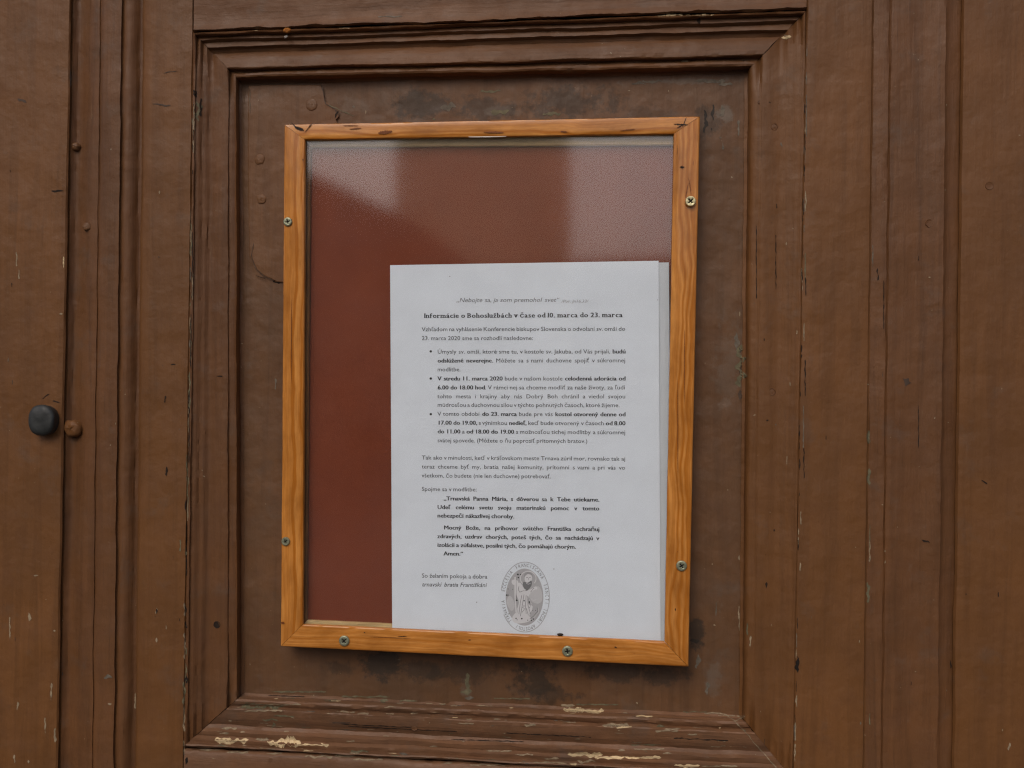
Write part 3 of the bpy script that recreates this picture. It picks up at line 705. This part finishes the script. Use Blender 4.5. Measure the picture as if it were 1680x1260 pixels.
line([("múdrosťou a duchovnou silou v týchto pohnutých časoch, ktoré žijeme.",N_)],717.7,667.4,1017,668)
line([("V tomto období",N_),("do 23. marca",B_),("bude pre vás",N_),("kostol otvorený denne od",B_)],717.7,682.1,1026.3,683)
line([("17.00 do 19.00,",B_),("s výnimkou",N_),("nedieľ,",B_),("keď bude otvorený v časoch",N_),("od 8.00",B_)],717.7,696.7,1026.3,697.7)
line([("do 11.00",B_),("a",N_),("od 18.00 do 19.00",B_),("s možnosťou tichej modlitby a súkromnej",N_)],717.7,711,1026.3,712.5)
line([("svätej spovede. (Môžete o ňu poprosiť prítomných bratov.)",N_)],717.7,725.6,964.2,726.8,fill=True)
line([("Tak ako v minulosti, keď v kráľovskom meste Trnava zúril mor, rovnako tak aj",N_)],692,753.9,1026.3,755.8)
line([("teraz chceme byť my, bratia našej komunity, prítomní s vami a pri vás vo",N_)],692,768.6,1026.3,770.5)
line([("všetkom, čo budete (nie len duchovne) potrebovať.",N_)],692,783.2,904.4,784.8,fill=True)
line([("Spojme sa v modlitbe:",N_)],692,805.4,782.6,806.2,fill=True)
line([("„Trnavská Panna Mária, s dôverou sa k Tebe utiekame.",B_)],727.7,820.9,983.4,822.9)
line([("Udeľ celému svetu svoju materinskú pomoc v tomto",B_)],717.4,835.1,983.4,837.4)
line([("nebezpečí nákazlivej choroby.",B_)],717.4,848.9,843.7,850.4,fill=True)
line([("Mocný Bože, na príhovor svätého Františka ochraňuj",B_)],728,868.6,983.4,871.4)
line([("zdravých, uzdrav chorých, poteš tých, čo sa nachádzajú v",B_)],717.4,882.8,983.4,886.2)
line([("izolácii a zúfalstve, posilni tých, čo pomáhajú chorým.",B_)],717.4,896.9,945.1,900.4,fill=True)
line([("Amen.“",B_)],727.7,911.1,760,911.6)
line([("So želaním pokoja a dobra",N_)],692,947.6,800,949.4,fill=True,em=EM*1.06)
line([("trnavskí bratia Františkáni",N_)],692.3,962,799.7,963,M_ink,True,fill=True,em=EM*1.04)
# serif bold heading, letter by letter with slab serifs
def heading(txt, x0, y0, x1, y1):
    SER = {'I':[('C','b'),('C','a')],'n':[('L','b'),('R','b'),('L','x')],'f':[('F','b')],'r':[('L','b'),('L','x')],'m':[('L','b'),('C','b'),('R','b'),('L','x')],'i':[('C','b'),('C','x')],
           'í':[('C','b')],'B':[('L','b'),('L','a')],'h':[('L','b'),('R','b'),('L','t')],'l':[('C','b'),('C','t')],'u':[('L','x'),('R','x'),('R','b')],'b':[('L','t')],'v':[('L','x'),('R','x')],
           'd':[('R','b'),('R','t')],'1':[('R','b')],'á':[('R','b')],'a':[('R','b')]}
    Y = {'b':.0,'x':.47,'a':.68,'t':.72}; em = EM*1.12; lay = []; x = 0
    for ch in txt:
        if ch == ' ': x += .25; continue
        gv, gf, gw = glyphs(ch, True, False); a0, a1 = min(v[0] for v in gv), max(v[0] for v in gv)
        gv = [(v[0]-a0+.05, v[1]) for v in gv]; wd = a1-a0; gf = list(gf); pad = .05
        for pos, lv in SER.get(ch, []):
            xx = {'L': .055, 'C': wd/2, 'R': wd-.055, 'F': wd*.42}[pos]+.05
            hl, hr = (.12, .03) if lv in 'xt' and ch not in 'Iv' else (.11, .11)
            o = len(gv); yy = Y[lv]; y_a, y_b = (yy, yy+.055) if lv == 'b' else (yy-.055, yy)
            gv += [(xx-hl, y_a), (xx+hr, y_a), (xx+hr, y_b), (xx-hl, y_b)]; gf.append((o, o+1, o+2, o+3))
        lay.append((x, gv, gf)); x += wd+.10+.045
    A, B = P(x0, y0, HP), P(x1, y1, HP); L = (B-A).length; k = L/(x*em)
    place(sh, "heading", [(xx*em*k, gv, gf, k, True) for xx, gv, gf in lay], x0, y0, x1, y1, M_ink, em=em)
heading("Informácie o Bohoslužbách v čase od 10. marca do 23. marca", 695.7, 521.6, 1022, 520.2)
def disc(px, py, r, mat, name, off=.00012, n=14):
    V = [P(px+r*math.cos(2*math.pi*k/n), py-r*math.sin(2*math.pi*k/n), HP) for k in range(n)]
    V = [Vector((v.x, -HP-wave(v.x, v.z)-off, v.z)) for v in V]
    return mesh(name, V, [tuple(range(n))], mat, sh)
for yy in (576.5, 621, 679.5): disc(706.7, yy, 2.0, M_ink, "bullet")
# ---- oval seal
def flatpoly(pts, off): return [Vector((v.x, -HP-wave(v.x, v.z)-off, v.z)) for v in (P(x, y, HP) for x, y in pts)]
seal_parts = {}
def sadd(mat, pts, off, closed_faces=None):
    q = seal_parts.setdefault((mat.name), (mat, [], [])); o = len(q[1]); V = flatpoly(pts, off); q[1].extend(V)
    q[2].extend([tuple(k+o for k in f) for f in (closed_faces or [tuple(range(len(pts)))])])
def ell(cx_, cy_, rx, ry, n=64, t0=0, t1=360): return [(cx_+rx*math.cos(R(t0+(t1-t0)*k/n)), cy_-ry*math.sin(R(t0+(t1-t0)*k/n))) for k in range(n+(0 if t1-t0 == 360 else 1))]
def stroke(pts, w_, mat, off, closed=False):
    n = len(pts); V = []
    for i, p in enumerate(pts):
        a = pts[i-1] if (i > 0 or closed) else p; b_ = pts[(i+1) % n] if (i < n-1 or closed) else p
        dx, dy = b_[0]-a[0], b_[1]-a[1]; l_ = math.hypot(dx, dy) or 1; V += [(p[0]-dy/l_*w_/2, p[1]+dx/l_*w_/2), (p[0]+dy/l_*w_/2, p[1]-dx/l_*w_/2)]
    m_ = n if closed else n-1
    sadd(mat, V, off, [(2*i, 2*i+1, (2*i+3) % (2*n), (2*i+2) % (2*n)) for i in range(m_)])
SX, SY = 861.3, 979.5
stroke(ell(SX, SY, 40, 57.3, 96, -150, 168), .9, M_ink3, .00010)
sadd(M_ground, ell(860.6, 979.6, 30.8, 46.8, 72), .00010)
def blob(pts, mat, off, k=3):
    # closed Catmull-Rom through pts
    out_ = []; n = len(pts)
    for i in range(n):
        p0, p1, p2, p3 = [Vector((*pts[(i+j) % n], 0)) for j in (-1, 0, 1, 2)]
        for s in range(k):
            t = s/k; q = .5*((2*p1)+(p2-p0)*t+(2*p0-5*p1+4*p2-p3)*t*t+(3*p1-p0-3*p2+p3)*t**3); out_.append((q.x, q.y))
    sadd(mat, out_, off)
def Z(x, y): return (780+x/8.4, 900+y/8.4)      # measured in an 8.4x enlargement of the seal
# clouds, halo, figure, staff, landscape
blob([Z(430,720),Z(470,650),Z(520,700),Z(540,800),Z(500,860),Z(450,800)], M_ink4, .00014)
blob([Z(800,560),Z(870,520),Z(915,600),Z(915,720),Z(850,760),Z(790,700)], M_ink4, .00014)
stroke(ell(*Z(728,412), 108/8.4, 100/8.4, 32, -40, 225), 1.3, M_ink5, .00018)
blob([Z(560,500),Z(620,470),Z(680,560),Z(760,560),Z(830,520),Z(850,560),Z(740,640),Z(730,760),Z(790,800),Z(740,930),Z(700,960),Z(600,950),Z(560,880),Z(600,740),Z(560,620)], M_ink5, .00022)
blob([Z(740,640),Z(830,560),Z(880,640),Z(850,740),Z(790,740),Z(760,700)], M_ink4, .00024)
blob([Z(505,960),Z(560,880),Z(650,900),Z(740,930),Z(760,990),Z(640,1030),Z(540,1020)], M_ink5, .00020)
blob([Z(690,360),Z(730,345),Z(775,370),Z(780,430),Z(750,480),Z(700,470),Z(678,420)], M_ink5, .00026)
blob([Z(668,455),Z(720,470),Z(770,440),Z(775,500),Z(740,555),Z(705,580),Z(668,540),Z(655,490)], M_ink2, .00028)
blob([Z(672,400),Z(680,345),Z(730,322),Z(780,345),Z(788,400),Z(770,365),Z(725,350),Z(692,372)], M_ink3, .00030)
stroke([Z(700,400),Z(722,398)], .6, M_ink, .00032); stroke([Z(742,398),Z(762,400)], .6, M_ink, .00032); stroke([Z(732,400),Z(730,435)], .5, M_ink2, .00032)
stroke([Z(700,478),Z(730,490),Z(760,478)], .7, M_ink5, .00032)
stroke([Z(548,390),Z(548,640),Z(562,880)], 2.4, M_ink5, .00030); stroke([Z(562,390),Z(564,640),Z(576,880)], .5, M_ink2, .00031)
blob([Z(500,440),Z(540,425),Z(580,440),Z(590,470),Z(560,500),Z(510,490)], M_ink5, .00030)
for a_ in [[(600,520),(590,560),(610,600)],[(640,640),(620,740),(600,900)],[(670,630),(650,760),(620,930)],[(700,640),(690,780),(700,900)],[(720,650),(725,780),(760,900)],[(610,600),(660,580),(700,580)],
           [(760,600),(790,560),(810,540)],[(740,740),(760,790),(740,820)],[(850,800),(860,860),(800,930),(750,970)],[(700,820),(730,920),(760,880)],[(560,640),(560,700),(590,720)],[(640,800),(680,830),(640,880)]]:
    stroke([Z(*p) for p in a_], .75, M_ink2, .00034)
for a_ in [[(745,700),(770,760),(750,820)],[(770,690),(800,720),(830,700)],[(860,800),(870,880),(800,960)],[(700,560),(660,590),(600,640)]]:
    stroke([Z(*p) for p in a_], .7, M_ink5, .00034)
for x, y, r in [(585,355,1.6),(622,355,1.1),(592,398,1.3),(450,555,.8),(432,640,1.5),(455,640,.8),(568,712,1.5),(672,718,1.2),(462,898,.9),(710,570,1.0),(515,560,.6),(560,960,1.2),(640,965,1.4),(575,980,.8),(720,985,.9),(800,970,1.2),(770,990,1.1),(745,735,1.4),(670,790,.9),(790,850,.7),(830,850,.7)]:
    sadd(M_ink, ell(*Z(x, y), r, r*.9, 8), .00036)
sealo = None
for nm, (mt, V, Fc) in seal_parts.items():
    sealo = mesh({"seal_grey": "seal_ground"}.get(nm, "seal_drawing"), V, Fc, mt, sh)
# lettering round the seal
def arc_text(txt, a0, a1):
    n = len(txt); V, Fc = [], []
    for i, ch in enumerate(txt):
        if ch == ' ': continue
        a = R(a0 + (a1-a0)*(i/(n-1) if n > 1 else 0))
        gx, gy = 36.3*math.cos(a), 52.3*math.sin(a)
        nx, ny = math.cos(a)/36.3, math.sin(a)/52.3; l_ = math.hypot(nx, ny); nx /= l_; ny /= l_
        gv, gf, gw = glyphs(ch, False, False); xs = [v[0] for v in gv]; xm = (min(xs)+max(xs))/2; o = len(V); s_ = 8.2
        pts = []
        for vx, vy in gv:
            u, v = (vx-xm)*s_*.72, (vy-.34)*s_
            # tangent runs clockwise, letters stand outward
            X = SX + gx + u*ny + v*nx; Yp = SY - gy + u*nx - v*ny
            pts.append((X, Yp))
        V += flatpoly(pts, .00012); Fc += [tuple(k+o for k in f) for f in gf]
    mesh("seal_lettering", V, Fc, M_ink2, sh)
arc_text("ECCLESIA", 168, 129); arc_text("FRANCISCANA", 112, 38); arc_text("SANCTI", 22, -11); arc_text("IACOBI", -24, -52); arc_text("APOSTOLI", -66, -112); arc_text("TYRNAVIA", -132, -172)
bpy.data.objects.remove(ftmp)
for x, y, r in [(782,988,1.0),(908.7,933.5,1.0),(738,453.5,.9),(1079,492,.8)]: disc(x, y, r, M_ink3, "ink_speck")

# ------------------------------------------------------------------ the street behind the camera that the glass mirrors, plus an added block
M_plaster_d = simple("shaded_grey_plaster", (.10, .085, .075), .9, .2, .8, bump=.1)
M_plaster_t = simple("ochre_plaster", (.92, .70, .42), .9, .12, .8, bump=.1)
M_stone = simple("paving_stone", (.13, .12, .11), .9, .2, 3, bump=.2)
def refl(px, py, Y):
    g = P(px, py, HG); d = (g-CAM); d.y = -d.y; t = (Y-g.y)/d.y; return g + d*t
def house(name, prof, Y, depth, mat, label):
    pts = [refl(x, y, Y) for x, y in prof]; zb = -1.5
    pts = [Vector((pts[0].x-0, Y, zb))] + pts + [Vector((pts[-1].x, Y, zb))]
    c = Vector((sum(p.x for p in pts)/len(pts), Y-depth/2, zb)); rt = thing(name, label, "building", c)
    n = len(pts); V = pts + [p+Vector((0,-depth,0)) for p in pts]
    Fc = [tuple(range(n)), tuple(range(2*n-1, n-1, -1))] + [(i, n+i, n+(i+1)%n, (i+1)%n) for i in range(n)]
    mesh("wall", V, Fc, mat, rt); return rt
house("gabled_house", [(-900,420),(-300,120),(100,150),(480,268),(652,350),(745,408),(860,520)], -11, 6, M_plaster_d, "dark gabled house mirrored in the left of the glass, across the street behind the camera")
house("added_low_block", [(938,428),(1100,422),(1300,415),(2400,400)], -12, 6, M_plaster_d, "low dark house mirrored in the right of the glass, behind the camera")  # added mass, cuts off the mirrored sky so the paper stays even
e0, e1 = refl(651, 440, -12), refl(936, 440, -12); r0, r1 = refl(651, 70, -45), refl(936, 70, -45)  # roof laid back to catch more sky and brighten its mirror image
oh = thing("ochre_house", "house with a pale ochre roof, sloped to brighten its reflection in the middle of the glass", "building", (e0.x, -13, -1.5))
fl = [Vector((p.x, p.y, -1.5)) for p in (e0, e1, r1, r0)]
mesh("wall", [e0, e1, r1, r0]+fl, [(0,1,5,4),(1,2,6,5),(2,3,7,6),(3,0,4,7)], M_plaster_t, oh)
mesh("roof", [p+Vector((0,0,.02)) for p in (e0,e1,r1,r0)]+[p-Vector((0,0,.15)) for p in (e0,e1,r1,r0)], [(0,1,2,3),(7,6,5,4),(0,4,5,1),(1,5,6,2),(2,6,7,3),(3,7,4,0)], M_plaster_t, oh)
gv = [(-40,.6,-1.57),(40,.6,-1.57),(40,-60,-1.57),(-40,-60,-1.57)]
g = mesh("pavement", gv, [(0,1,2,3)], M_stone); g['kind'] = 'structure'
